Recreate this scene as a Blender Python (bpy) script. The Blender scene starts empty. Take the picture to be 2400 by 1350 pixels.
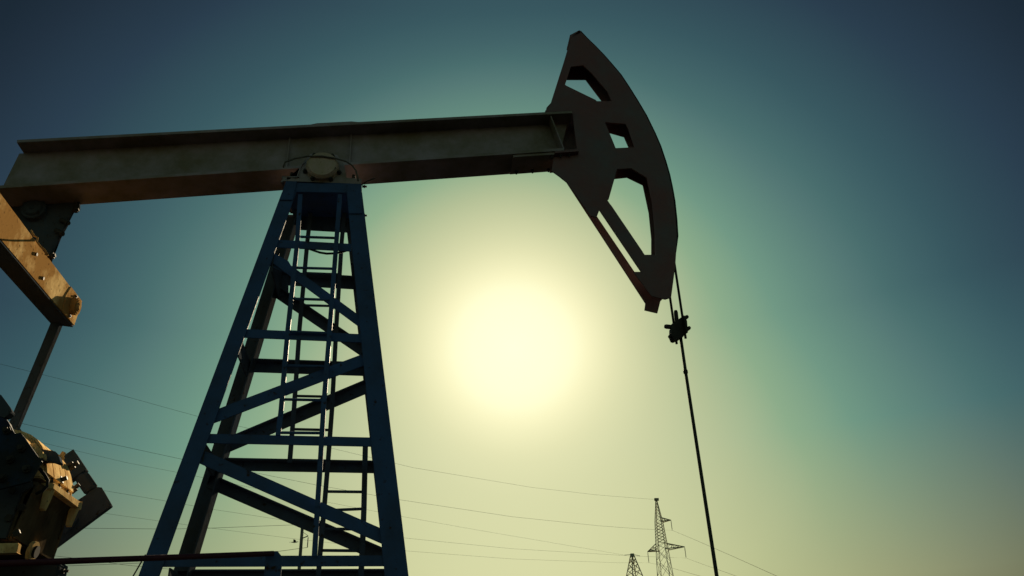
import bpy, bmesh, math, random
from mathutils import Vector, Matrix
random.seed(7)
scene = bpy.context.scene
C = scene.collection

# ------------------------------------------------------------------ camera
# World frame: x = along the walking beam towards the head, y = away from the camera, z = up.
FPX = 1975.0                                   # focal length in pixels of the 2400 px wide photograph
_V = Vector((-170.0, -(FPX * FPX + 170 * 260) / 1055.0, FPX)).normalized()     # up in camera axes
_D = Vector((-260.0, 1055.0, FPX)).normalized()                                 # depth axis in camera axes
_B = _D.cross(_V)
if _B.x < 0: _B = -_B
CAM = Vector((0, 0, 1.6))

def ray(px, py):
    c = Vector((px - 1200.0, py - 675.0, FPX))
    return Vector((_B.dot(c), _D.dot(c), _V.dot(c)))
def P(px, py, y):                              # point seen at that pixel on the upright plane y = const
    r = ray(px, py); return CAM + r * (y / r.y)
def PZ(px, py, z):                             # ... on the horizontal plane z = const
    r = ray(px, py); return CAM + r * ((z - CAM.z) / r.z)
def PV(px, py, a, b):                          # ... on the upright plane through a and b
    n = Vector((b.y - a.y, a.x - b.x, 0)); r = ray(px, py)
    return CAM + r * (n.dot(a - CAM) / n.dot(r))

cd = bpy.data.cameras.new('camera'); cam = bpy.data.objects.new('camera', cd); C.objects.link(cam)
ex = Vector((_B.x, _D.x, _V.x)); ey = Vector((_B.y, _D.y, _V.y)); ez = Vector((_B.z, _D.z, _V.z))
cam.matrix_world = Matrix.Translation(CAM) @ Matrix((ex, -ey, -ez)).transposed().to_4x4()
cd.sensor_width = 36.0; cd.lens = FPX / 2400 * 36; cd.clip_start = 0.05; cd.clip_end = 9000
scene.camera = cam
EXPO = 1.3
scene.view_settings.view_transform = 'Standard'; scene.view_settings.look = 'None'
scene.view_settings.gamma = 1.0; scene.view_settings.exposure = EXPO
scene.view_settings.use_curve_mapping = False
scene.cycles.max_bounces = 6; scene.cycles.use_denoising = True

# ------------------------------------------------------------------ sun and sky
SUN = ray(1205, 815).normalized()
sd = bpy.data.lights.new('sun', 'SUN'); sd.energy = 5.0; sd.angle = math.radians(0.5); sd.color = (1.0, 0.80, 0.52)
sun = bpy.data.objects.new('sun', sd); C.objects.link(sun)
sun.rotation_euler = (-SUN).to_track_quat('-Z', 'Y').to_euler(); sun.location = (0, 20, 30)

def lin(v):
    v /= 255.0
    return v / 12.92 if v <= 0.04045 else ((v + 0.055) / 1.055) ** 2.4

def build_sky():
    w = bpy.data.worlds.new('World'); scene.world = w; w.use_nodes = True
    nt = w.node_tree; N = nt.nodes; L = nt.links; N.clear()
    def node(t, **k):
        n = N.new(t)
        for a, v in k.items(): setattr(n, a, v)
        return n
    def math_(op, a, b=None, clamp=False):
        n = node('ShaderNodeMath', operation=op, use_clamp=clamp)
        for i, v in enumerate((a, b)):
            if v is None: continue
            if isinstance(v, (int, float)): n.inputs[i].default_value = v
            else: L.new(v, n.inputs[i])
        return n.outputs[0]
    def maprange(v, a, b, c=0.0, d=1.0):
        n = node('ShaderNodeMapRange'); n.clamp = True; L.new(v, n.inputs[0])
        for i, x in enumerate((a, b, c, d)): n.inputs[1 + i].default_value = x
        return n.outputs[0]
    def ramp(v, stops):
        n = node('ShaderNodeValToRGB'); r = n.color_ramp; r.interpolation = 'LINEAR'
        while len(r.elements) > 1: r.elements.remove(r.elements[-1])
        r.elements[0].position = stops[0][0]; r.elements[0].color = (*stops[0][1], 1)
        for p, c in stops[1:]:
            e = r.elements.new(p); e.color = (*c, 1)
        L.new(v, n.inputs[0]); return n.outputs[0]
    def mix(f, a, b):
        n = node('ShaderNodeMix', data_type='RGBA'); L.new(f, n.inputs[0]); L.new(a, n.inputs[6]); L.new(b, n.inputs[7]); return n.outputs[2]
    tc = node('ShaderNodeTexCoord')
    nrm = node('ShaderNodeVectorMath', operation='NORMALIZE'); L.new(tc.outputs['Generated'], nrm.inputs[0])
    dt = node('ShaderNodeVectorMath', operation='DOT_PRODUCT'); L.new(nrm.outputs[0], dt.inputs[0]); dt.inputs[1].default_value = SUN
    theta = math_('ARCCOSINE', math_('MINIMUM', dt.outputs['Value'], 1.0))
    sp = node('ShaderNodeSeparateXYZ'); L.new(nrm.outputs[0], sp.inputs[0])
    elev = math_('ARCSINE', sp.outputs['Z'])
    # aureole of the dusty sky: brightness against the angle from the sun, for three heights above the horizon
    kn = [0, .05, .075, .1, .13, .17, .22, .28, .35, .43, .52, .64]
    curves = [[278, 268, 252, 240, 232, 229, 225, 215, 199, 172, 141, 97],
              [278, 268, 252, 235, 216, 197, 178, 159, 134, 105, 77, 49],
              [278, 267, 250, 232, 215, 194, 163, 127, 96, 75, 54, 36]]
    u = math_('DIVIDE', theta, math.pi, True)
    rs = [ramp(u, [(k / math.pi, (g / 300.,) * 3) for k, g in zip(kn + [1.2, 2.2], c + b)]) for c, b in zip(curves, ([125, 150], [78, 130], [46, 92]))]
    lev = mix(maprange(elev, .42, .8), mix(maprange(elev, .13, .42), rs[0], rs[1]), rs[2])
    up = [(38, 24, 50), (46, 31, 60), (60, 40, 76), (86, 54, 94), (96, 62, 101), (108, 71, 108), (118, 82, 115), (137, 98, 124), (150, 110, 130), (170, 138, 136),
          (190, 178, 148), (205, 200, 160), (226, 227, 178), (245, 249, 196), (256, 255, 209), (282, 255, 222)]
    lo = [(90, 82, 84), (110, 104, 91), (122, 118, 94), (134, 130, 103), (162, 158, 120), (188, 183, 138), (205, 202, 153),
          (226, 227, 176), (245, 249, 196), (256, 255, 209), (282, 255, 228)]
    conv = lambda t: [(g / 300., (lin(r), lin(min(g, 255)), lin(b))) for g, r, b in t]
    col = mix(maprange(elev, .12, .29), ramp(lev, conv(lo)), ramp(lev, conv(up)))
    sky = node('ShaderNodeTexSky', sky_type='NISHITA'); sky.sun_disc = False
    sky.sun_elevation = math.asin(SUN.z); sky.sun_rotation = math.atan2(SUN.x, SUN.y)
    sky.air_density = 1.0; sky.dust_density = 4.0; sky.ozone_density = 3.0
    b1 = node('ShaderNodeBackground'); L.new(col, b1.inputs[0]); b1.inputs[1].default_value = 2 ** -EXPO
    tint = node('ShaderNodeMix', data_type='RGBA', blend_type='MULTIPLY'); tint.inputs[0].default_value = 1
    L.new(sky.outputs[0], tint.inputs[6]); tint.inputs[7].default_value = (.004, .004, .004, 1)
    b2 = node('ShaderNodeBackground'); L.new(tint.outputs[2], b2.inputs[0]); b2.inputs[1].default_value = 0.05
    ad = node('ShaderNodeAddShader'); L.new(b1.outputs[0], ad.inputs[0]); L.new(b2.outputs[0], ad.inputs[1])
    out = node('ShaderNodeOutputWorld'); L.new(ad.outputs[0], out.inputs[0])
build_sky()

# ------------------------------------------------------------------ materials
def paint(name, base, worn=None, wear=0.35, rough=0.55, metal=0.0, scale=3.0, spots=True, bump=0.25, streak=1.0, spec=0.5):
    """Weathered paint: two tones in patches, small rust specks, a little relief."""
    m = bpy.data.materials.new(name); m.use_nodes = True
    nt = m.node_tree; N = nt.nodes; L = nt.links; bs = N['Principled BSDF']
    tc = N.new('ShaderNodeTexCoord'); mp = N.new('ShaderNodeMapping'); L.new(tc.outputs['Object'], mp.inputs[0])
    mp.inputs['Scale'].default_value = (1, 1, streak)
    n1 = N.new('ShaderNodeTexNoise'); n1.inputs['Scale'].default_value = scale; n1.inputs['Detail'].default_value = 9; n1.inputs['Roughness'].default_value = .65
    n2 = N.new('ShaderNodeTexNoise'); n2.inputs['Scale'].default_value = scale * 9; n2.inputs['Detail'].default_value = 6
    L.new(mp.outputs[0], n1.inputs[0]); L.new(mp.outputs[0], n2.inputs[0])
    worn = worn or tuple(c * .55 for c in base)
    r1 = N.new('ShaderNodeValToRGB'); r1.color_ramp.elements[0].position = .5 - wear * .3; r1.color_ramp.elements[1].position = .78 - wear * .3
    r1.color_ramp.elements[0].color = (*base, 1); r1.color_ramp.elements[1].color = (*worn, 1)
    L.new(n1.outputs[0], r1.inputs[0]); colr = r1.outputs[0]
    if spots:
        r2 = N.new('ShaderNodeValToRGB'); r2.color_ramp.elements[0].position = .63; r2.color_ramp.elements[1].position = .74
        L.new(n2.outputs[0], r2.inputs[0])
        mx = N.new('ShaderNodeMix'); mx.data_type = 'RGBA'; L.new(r2.outputs[0], mx.inputs[0]); L.new(colr, mx.inputs[6])
        mx.inputs[7].default_value = (.035, .02, .012, 1); colr = mx.outputs[2]
    L.new(colr, bs.inputs['Base Color'])
    rr = N.new('ShaderNodeMapRange'); L.new(n2.outputs[0], rr.inputs[0]); rr.inputs[3].default_value = max(.05, rough - .12); rr.inputs[4].default_value = min(1, rough + .15)
    L.new(rr.outputs[0], bs.inputs['Roughness']); bs.inputs['Metallic'].default_value = metal; bs.inputs['Specular IOR Level'].default_value = spec
    if bump:
        bp = N.new('ShaderNodeBump'); bp.inputs['Strength'].default_value = bump; bp.inputs['Distance'].default_value = .01
        L.new(n2.outputs[0], bp.inputs['Height']); L.new(bp.outputs[0], bs.inputs['Normal'])
    return m
M = {
 'beam':   paint('weathered_grey_paint', (.27, .225, .25), (.14, .115, .075), .5, .65, scale=2.0, spots=False, spec=.3),
 'head':   paint('faded_dark_red_paint', (.10, .088, .088), (.14, .058, .055), .5, .65, scale=1.6, spots=False, spec=.3),
 'blue':   paint('dark_blue_paint', (.042, .085, .19), (.04, .06, .11), .4, .65, scale=2.2, spec=.06),
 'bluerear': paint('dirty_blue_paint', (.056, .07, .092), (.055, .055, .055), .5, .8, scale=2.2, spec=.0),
 'bluedark': paint('very_dark_blue_paint', (.012, .034, .08), (.02, .022, .025), .6, .7, scale=3, spec=.05),  # very dark blue base with greyer patches
 'cream':  paint('grimy_cream_paint', (.86, .64, .31), (.36, .20, .07), .8, .8, scale=3.2, bump=.10, spec=0.0),
 'gear':   paint('oily_cream_paint', (.84, .62, .30), (.40, .24, .10), .6, .8, scale=5, streak=.5, bump=.15, spec=0.0),
 'gear_dirt_shade': paint('dirty_shaded_cream_paint', (.14, .105, .065), (.06, .045, .03), .6, .8, scale=4, streak=.5, bump=.15, spec=0.0),  # darker copy of the cream: dirt plus the lower case's shade in the colour
 'steel':  paint('dark_steel', (.05, .045, .04), None, .4, .65, metal=.1, scale=6, spec=.04),
 'hose':   paint('faded_hose_rubber', (.10, .09, .075), None, .3, .8, scale=8, spots=False, bump=0, spec=.2),
 'rod':    paint('oily_rod_steel', (.05, .05, .042), None, .3, .9, scale=6, spots=False, bump=0, spec=.08),
 'cable':  paint('black_rubber', (.02, .02, .02), None, .3, .7, scale=8, spots=False, bump=0, spec=.08),
 'galv':   paint('galvanised_lattice', (.38, .34, .24), None, .3, .8, scale=.6, spots=False, bump=0, spec=0.0),
 'wire':   paint('aluminium_wire', (.16, .15, .12), None, .3, .9, scale=.3, spots=False, bump=0, spec=0.0),
 'red':    paint('red_rail_paint', (.06, .014, .022), None, .4, .5, scale=5, spots=False, spec=.15),
 'hub':    paint('reddish_bearing_paint', (.42, .30, .26), (.30, .24, .15), .5, .7, scale=6, spec=.2),
 'concrete': paint('weathered_concrete', (.16, .15, .13), None, .4, .85, scale=1.2, spots=False),
 'ceramic': paint('brown_insulator_glaze', (.03, .02, .015), None, .2, .7, spec=.1, scale=5, spots=False, bump=0),
 'feather': paint('dark_feathers', (.03, .028, .025), None, .3, .7, scale=20, spots=False, bump=0),
}
def ground_mat():
    m = bpy.data.materials.new('near_black_soil'); m.use_nodes = True
    nt = m.node_tree; N = nt.nodes; L = nt.links; bs = N['Principled BSDF']; bs.inputs['Roughness'].default_value = .95; bs.inputs['Specular IOR Level'].default_value = 0.0
    tc = N.new('ShaderNodeTexCoord'); a = N.new('ShaderNodeTexNoise'); a.inputs['Scale'].default_value = .15; a.inputs['Detail'].default_value = 12
    b = N.new('ShaderNodeTexNoise'); b.inputs['Scale'].default_value = 6; b.inputs['Detail'].default_value = 8
    L.new(tc.outputs['Object'], a.inputs[0]); L.new(tc.outputs['Object'], b.inputs[0])
    r = N.new('ShaderNodeValToRGB'); r.color_ramp.elements[0].position = .38; r.color_ramp.elements[1].position = .66
    r.color_ramp.elements[0].color = (.006, .0075, .008, 1); r.color_ramp.elements[1].color = (.010, .011, .010, 1)  # kept near black to cut sunlight bounced up onto the steel
    L.new(a.outputs[0], r.inputs[0]); L.new(r.outputs[0], bs.inputs['Base Color'])
    bp = N.new('ShaderNodeBump'); bp.inputs['Strength'].default_value = .6; bp.inputs['Distance'].default_value = .05
    L.new(b.outputs[0], bp.inputs['Height']); L.new(bp.outputs[0], bs.inputs['Normal'])
    return m
M['soil'] = ground_mat()

# ------------------------------------------------------------------ objects and shapes
ORIGIN = {}
def thing(name, label, cat, loc, group=None):
    o = bpy.data.objects.new(name, None); C.objects.link(o); o.location = loc; o.empty_display_size = .3
    o['label'] = label; o['category'] = cat
    if group: o['group'] = group
    ORIGIN[o] = Vector(loc); return o
def obj(name, bm, mat, parent=None, smooth=False, label=None, origin=None):
    org = ORIGIN[parent] if parent is not None else Vector(origin or (0, 0, 0))
    bmesh.ops.recalc_face_normals(bm, faces=bm.faces[:])
    bmesh.ops.translate(bm, verts=bm.verts[:], vec=-org)
    me = bpy.data.meshes.new(name); bm.to_mesh(me); bm.free()
    if smooth:
        for p in me.polygons: p.use_smooth = True
    me.materials.append(mat)
    o = bpy.data.objects.new(name, me); C.objects.link(o)
    if parent is not None: o.parent = parent
    else: o.location = org
    ORIGIN[o] = org
    if label: o['label'] = label
    return o
def tag(o, label, cat=None, group=None, kind=None):
    if label: o['label'] = label
    if cat: o['category'] = cat
    if group: o['group'] = group
    if kind: o['kind'] = kind
    return o
def new(): return bmesh.new()

def prism(bm, pts, vec):
    """Closed solid: the 3D outline pts swept by vec (concave outlines are fine)."""
    a = [bm.verts.new(p) for p in pts]; b = [bm.verts.new(Vector(p) + vec) for p in pts]
    n = len(a)
    for i in range(n): bm.faces.new((a[i], a[(i + 1) % n], b[(i + 1) % n], b[i]))
    for ring in (a, b):
        f = bm.faces.new(ring)
        if n > 4: bmesh.ops.triangulate(bm, faces=[f])
def holed(bm, outer, holes, vec):
    """Plate with openings, swept by vec."""
    rings = [outer] + holes
    for k in range(2):
        edges = []
        for r in rings:
            vs = [bm.verts.new(Vector(p) + vec * k) for p in r]
            edges += [bm.edges.new((vs[i], vs[(i + 1) % len(vs)])) for i in range(len(vs))]
        bmesh.ops.triangle_fill(bm, use_beauty=True, use_dissolve=False, edges=edges)
    for r in rings:
        n = len(r)
        for i in range(n):
            p, q = Vector(r[i]), Vector(r[(i + 1) % n])
            bm.faces.new([bm.verts.new(v) for v in (p, q, q + vec, p + vec)])
    bmesh.ops.remove_doubles(bm, verts=bm.verts[:], dist=1e-5)
def frame(p, q, side):
    z = (q - p).normalized(); s = Vector(side); s = (s - z * s.dot(z)).normalized(); return z, s, z.cross(s)
def sweep(bm, p, q, sec, side):
    """Section points (a along side, b across) swept from p to q."""
    p, q = Vector(p), Vector(q); z, s, t = frame(p, q, side)
    prism(bm, [p + s * a + t * b for a, b in sec], q - p)
def bar(bm, p, q, w, h, side=(0, 1, 0), bevel=0.0):
    sweep(bm, p, q, [(-w / 2, -h / 2), (w / 2, -h / 2), (w / 2, h / 2), (-w / 2, h / 2)], side)
def angle(bm, p, q, face, depth, t=.012, flip=1):
    """L-section: a face of height `face` looking at -y, a flange of `depth` going back (+y) from its upper edge."""
    p, q = Vector(p), Vector(q); z, s, u = frame(p, q, (0, 1, 0))
    if u.z < 0: u = -u
    u = u * flip
    h = face / 2
    prism(bm, [p + s * a + u * b for a, b in ((0, -h), (t, -h), (t, h - t), (depth, h - t), (depth, h), (0, h))], q - p)
def tube(bm, pts, r, seg=10, caps=True):
    pts = [Vector(p) for p in pts]; rings = []
    s = Vector((0, 1, 0))
    for i, p in enumerate(pts):
        d = (pts[min(i + 1, len(pts) - 1)] - pts[max(i - 1, 0)]).normalized()
        if abs(d.dot(s)) > .97: s = Vector((1, 0, 0))
        a = (s - d * s.dot(d)).normalized(); b = d.cross(a); s = a
        rr = r[i] if isinstance(r, (list, tuple)) else r
        rings.append([bm.verts.new(p + (a * math.cos(2 * math.pi * k / seg) + b * math.sin(2 * math.pi * k / seg)) * rr) for k in range(seg)])
    for i in range(len(rings) - 1):
        for k in range(seg):
            bm.faces.new((rings[i][k], rings[i][(k + 1) % seg], rings[i + 1][(k + 1) % seg], rings[i + 1][k]))
    if caps:
        bm.faces.new(rings[0]); bm.faces.new(rings[-1])
def cyl(bm, p, axis, r, length, seg=24, r2=None):
    axis = Vector(axis).normalized(); tube(bm, [p, Vector(p) + axis * length], [r, r if r2 is None else r2], seg)
def bolt(bm, p, axis, r=.02, length=.03):
    axis = Vector(axis).normalized(); p = Vector(p)
    cyl(bm, p, axis, r, length * .5, 6); cyl(bm, p + axis * length * .5, axis, r * .55, length * .7, 8)
def box(bm, a, b):
    a, b = Vector(a), Vector(b)
    prism(bm, [(a.x, a.y, a.z), (b.x, a.y, a.z), (b.x, b.y, a.z), (a.x, b.y, a.z)], Vector((0, 0, b.z - a.z)))
def bev(bm, w=.006, seg=2):
    bmesh.ops.remove_doubles(bm, verts=bm.verts[:], dist=1e-5)
    bmesh.ops.dissolve_limit(bm, angle_limit=.02, verts=bm.verts[:], edges=bm.edges[:])
    ed = [e for e in bm.edges if len(e.link_faces) == 2 and e.calc_face_angle(0) > .5]
    bmesh.ops.bevel(bm, geom=ed, offset=w, segments=seg, affect='EDGES', clamp_overlap=True)
    return bm
YV = Vector((0, 1, 0))

# ------------------------------------------------------------------ ground
g = new()
R0 = 6000
vs = []
for i in range(49):
    for j in range(49):
        f = lambda k: math.copysign(abs((k - 24) / 24) ** 3 * R0, k - 24)
        vs.append(g.verts.new((f(i), f(j) + 60, 0)))
for i in range(48):
    for j in range(48):
        g.faces.new((vs[i * 49 + j], vs[(i + 1) * 49 + j], vs[(i + 1) * 49 + j + 1], vs[i * 49 + j + 1]))
tag(obj('ground', g, M['soil']), 'near-black open ground around the oil pump', kind='structure')

# ------------------------------------------------------------------ pump jack
YN, YF = 6.825, 7.175                          # near and far edges of the walking beam's flanges
JACK = thing('pump_jack', 'large oil pump jack with grey beam, dark red horse head and blue lattice tower', 'pump jack', (-0.9, 7.0, 0))

# --- walking beam: an I beam
tl, tr = P(40, 328, YN), P(1340, 259.5, YN)      # upper edge of the near side
bl, br = P(0, 441, YN), P(1322, 352.5, YN)       # lower edge of the near side
bdir = (br - bl).normalized()
T = .03
def up_(p, d): return p + Vector((-bdir.z, 0, bdir.x)) * d
tl0 = tl - bdir * .0; bl0 = bl - bdir * .12
bm = new()
W = Vector((0, YF - YN, 0))
prism(bm, [tl0, tr, up_(tr, -T), up_(tl0, -T)], W)                              # top flange
prism(bm, [bl0, br, up_(br, T), up_(bl0, T)], W)                                # bottom flange
wy = Vector((0, 7 - YN - .008, 0))
w1 = P(50, 347, 7); w2 = P(-14, 455, 7)
w1 = Vector((w1.x, 0, up_(tl0, -T).z + (w1.x - tl0.x) * bdir.z)); w2 = Vector((bl0.x + .03, 0, up_(bl0, T).z))
prism(bm, [(w1.x, 6.992, w1.z), (tr.x - .02, 6.992, up_(tr, -T).z), (br.x - .02, 6.992, up_(br, T).z), (w2.x, 6.992, w2.z)], Vector((0, .016, 0)))
BEAM = obj('walking_beam', bm, M['beam'], JACK)
def beam_z(x, edge):                           # height of the beam's upper / lower outer face at x
    a, b = (tl, tr) if edge == 'top' else (bl, br)
    return a.z + (x - a.x) * (b.z - a.z) / (b.x - a.x)
def stiffener(x, name='stiffener_plate', lean=0.0, y0=YN + .02):
    bm = new(); zt, zb = beam_z(x - lean, 'top') - T - .002, beam_z(x, 'bottom') + T + .002
    prism(bm, [(x - lean, y0, zt), (x - lean + .012, y0, zt), (x + .012, y0, zb), (x, y0, zb)], Vector((0, 6.990 - y0, 0)))
    prism(bm, [(x - lean, 7.010, zt), (x - lean + .016, 7.010, zt), (x + .016, 7.010, zb), (x, 7.010, zb)], Vector((0, YF - .02 - 7.010, 0)))
    return obj(name, bm, M['beam'], BEAM)
sx1 = P(1318, 310, YN).x
stiffener(sx1, lean=.11)
for q in (675, 820): stiffener(P(q, 350, 6.97).x, 'stiffener_plate', 0, 6.96)
# doubler plate on the top flange above the bearing
bm = new(); c0, c1 = P(715, 290, YN), P(850, 285, YN)
n_ = 10
prof = [c0 + (c1 - c0) * (k / n_) for k in range(n_ + 1)]
topz = [beam_z(p.x, 'top') + .002 for p in prof]
hump = [(p.x, YN + .03, z + .035 * min(1, 2.2 * math.sin(math.pi * k / n_))) for k, (p, z) in enumerate(zip(prof, topz))]
prism(bm, [(p.x, YN + .03, z) for p, z in zip(prof, topz)] + hump[::-1], Vector((0, .29, 0)))
obj('doubler_plate', bm, M['beam'], BEAM)
# clip plates and bolts under the beam near the head
bm = new(); p1, p2 = P(1196, 398, 7.1), P(1290, 392, 7.1)
prism(bm, [(p1.x, 6.84, beam_z(p1.x, 'bottom') - .004), (p2.x, 6.84, beam_z(p2.x, 'bottom') - .004), (p2.x, 6.84, beam_z(p2.x, 'bottom') - .03), (p1.x, 6.84, beam_z(p1.x, 'bottom') - .03)], Vector((0, .3, 0)))
obj('clamp_plate', bm, M['beam'], BEAM)
for k in range(3):
    x = p1.x + .06 + k * .17; bm = new(); bolt(bm, (x, 7.09, beam_z(x, 'bottom') - .03), (0, 0, -1), .018, .03); obj('bolt', bm, M['steel'], BEAM)

# --- horse head
HN, HF = 6.885, 7.115
arc_px = [(1358, 70.7), (1373, 86.7), (1393, 106), (1413, 126.7), (1433, 149.5), (1453, 173), (1470.7, 199.5), (1493, 235), (1513, 269), (1533, 310),
          (1546, 340), (1558, 376), (1567, 407), (1573.5, 437), (1579, 468), (1583.5, 510), (1586, 550), (1585.5, 580), (1583, 620), (1578, 660), (1573, 697)]
ARC = [P(x, y, HN) for x, y in arc_px]
PN = lambda pts: [P(x, y, HN) for x, y in pts]
PF = lambda pts: [P(x, y, HF) for x, y in pts]
sh = lambda pts, y: [Vector((p.x, y, p.z)) for p in pts]
notch = [(1485, 637), (1503, 637), (1405, 492), (1398, 510), (1385, 505), (1330, 428), (1310, 412), (1293, 400), (1300, 353), (1352, 349), (1342, 267), (1279, 261), (1281, 252), (1291, 241)]
near_out = ARC + PN([(1560, 701), (1529, 694)] + notch + [(1340, 87)])
near_holes = [PN([(1324, 199), (1338, 156), (1367, 153), (1388, 172), (1424, 214), (1434, 237), (1399, 237), (1396, 234)]),
              PN([(1418, 286), (1466, 290), (1472, 300), (1488, 345), (1443, 347)]),
              PN([(1446, 396), (1480, 394), (1516, 416), (1529, 475), (1535, 535), (1536, 597), (1511, 597), (1423, 468), (1427, 466), (1440, 420)])]
HEAD_T = .016
bm = new(); TA = .02
# the curved face the cables ride on, with the top cap and the tip plate
outer = []
for i, p in enumerate(ARC):
    a = ARC[max(i - 1, 0)]; b = ARC[min(i + 1, len(ARC) - 1)]; d = (b - a).normalized(); nrm = Vector((d.z, 0, -d.x))
    if nrm.x > 0: nrm = -nrm
    outer.append(p + nrm * TA)
AY0, AY1 = HN - .0, HF + .0
ARCF = ARC[:19] + [P(1571, 640, HN)]
ring = ARC[:20]; inn = outer[:20]
for i in range(len(ring) - 1):
    q = [ring[i], ring[i + 1], inn[i + 1], inn[i]]
    a = [bm.verts.new(Vector((p.x, HN + HEAD_T + .001, p.z))) for p in q]; b = [bm.verts.new(Vector((p.x, HF - HEAD_T - .001, p.z))) for p in q]
    bm.faces.new((a[0], a[1], b[1], b[0])); bm.faces.new((a[3], a[2], b[2], b[3]))
bmesh.ops.remove_doubles(bm, verts=bm.verts[:], dist=1e-5)
HEAD = obj('horse_head', bm, M['head'], JACK, label='dark red curved horse head at the end of the beam')
bm = new(); holed(bm, near_out, near_holes, Vector((0, HEAD_T, 0)))
obj('side_plate', bm, M['head'], HEAD)
far_arc = sh(ARC[:18], HF)
far_out = far_arc + PF([(1559, 680), (1557, 697), (1547, 707), (1540, 735), (1510, 728), (1512, 712), (1400, 540), (1325, 425), (1312, 413), (1297, 403)]) \
    + sh(PN([(1305, 353), (1300, 267), (1279, 261), (1281, 252), (1291, 241), (1340, 87)]), HF)
far_holes = [PF([(1306, 196), (1312, 188), (1372, 188), (1409, 237), (1409, 258), (1380, 258), (1300, 220)]),
             PF([(1405, 306), (1430, 313), (1462, 322), (1472, 345), (1482, 374), (1430, 386)]),
             PF([(1425, 421), (1440, 420), (1469, 417), (1506, 435), (1520, 500), (1526, 560), (1526, 640), (1487, 640), (1397, 507), (1410, 470)])]
bm = new(); holed(bm, far_out, far_holes, Vector((0, -HEAD_T, 0)))
obj('side_plate', bm, M['head'], HEAD)
# plates that tie the two sides together
def tie(px_pts, name='tie_plate', t=.012):
    bm = new(); pts = PN(px_pts)
    for i in range(len(pts) - 1):
        a, b = pts[i], pts[i + 1]; d = (b - a).normalized(); n = Vector((-d.z, 0, d.x)) * t
        prism(bm, [Vector((p.x, HN + HEAD_T + .002, p.z)) for p in (a, b, b + n, a + n)], Vector((0, HF - HN - 2 * HEAD_T - .004, 0)))
    return obj(name, bm, M['head'], HEAD)
tie([(1337, 92), (1297, 228)]); tie([(1345, 127), (1390, 127)]); tie([(1410, 240), (1455, 240)]); tie([(1430, 238), (1470, 258)])
tie([(1446, 358), (1498, 356)]); tie([(1430, 478), (1506, 590)]); 
# top lugs
bm = new(); a = P(1330, 84, HN); b = P(1352, 74, HN)
prism(bm, PN([(1336, 82), (1358, 70.5), (1361, 76), (1340, 87)]), Vector((0, HF - HN, 0)))
obj('top_cap', bm, M['head'], HEAD)
# saddle where the head closes round the beam
for (q0, q1, e, sg) in ((1281, 1345, 'top', 1), (1296, 1352, 'bottom', -1)):
    bm = new(); x0, x1 = P(q0, 300, YN).x, P(q1, 300, YN).x; za_, zb_ = beam_z(x0, e) + sg * .003, beam_z(x1, e) + sg * .003
    prism(bm, [(x0, YN, za_), (x1, YN, zb_), (x1, YN, zb_ + sg * .02), (x0, YN, za_ + sg * .02)], Vector((0, YF - YN, 0)))
    obj('saddle_plate', bm, M['head'], HEAD)
for q in (1290, 1310, 1330):
    x = P(q, 300, YN).x; bm = new(); bolt(bm, (x, 6.86, beam_z(x, 'bottom') - .023), (0, 0, -1), .016, .03)
    obj('bolt', bm, M['steel'], HEAD)

# --- tower
FY, RY = 6.70, 7.31
bm = new()
ta, tb, tcn, td = P(671, 424, FY), P(846, 431, FY), P(846, 452, FY), P(668, 449, FY)
prism(bm, [ta, tb, tcn, td], Vector((0, .012, 0)))
prism(bm, [ta, tb, tb - Vector((0, 0, .014)), ta - Vector((0, 0, .014))], Vector((0, RY - FY + .02, 0)))
TOWER = obj('tower', bm, M['blue'], JACK, label='dark blue lattice tower with four sloping legs')
def to_ground(a, b):                           # carry an edge on down to the ground
    k = (a.z - .25) / (a.z - b.z); return a + (b - a) * k
def leg(px4, y, s, mat, outer):
    """px4: top-left, top-right, bottom-right, bottom-left of the face seen; outer +1 = outer flange on the right side."""
    TL, TR, BR, BL = [P(x, q, y) for x, q in px4]
    BR, BL = to_ground(TR, BR), to_ground(TL, BL)
    bm = new(); t = .014; dv = Vector((0, .15 * s, 0))
    prism(bm, [TL, TR, BR, BL], Vector((0, t * s, 0)))
    i = Vector((t, 0, 0))
    if outer > 0: q = [TR - i, TR, BR, BR - i]
    else: q = [TL, TL + i, BL + i, BL]
    prism(bm, [v + Vector((0, (t + .0005) * s, 0)) for v in q], dv)
    base = (BL + BR) / 2
    box(bm, base + Vector((-.2, -.06 if s > 0 else -.2, -.03)), base + Vector((.2, .2 if s > 0 else .06, 0)))
    return obj('leg', bm, mat, TOWER)
leg([(661, 450), (694, 450), (389.7, 1303), (341.7, 1303)], FY, 1, M['blue'], -1)
leg([(812, 450), (848.5, 450), (952, 1303), (897, 1303)], FY, 1, M['blue'], 1)
leg([(672, 505), (706, 505), (467, 1303), (418.5, 1303)], RY, -1, M['bluerear'], 1)
leg([(806, 480), (838, 480), (945, 1303), (897, 1303)], RY, -1, M['bluerear'], 1)
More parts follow.
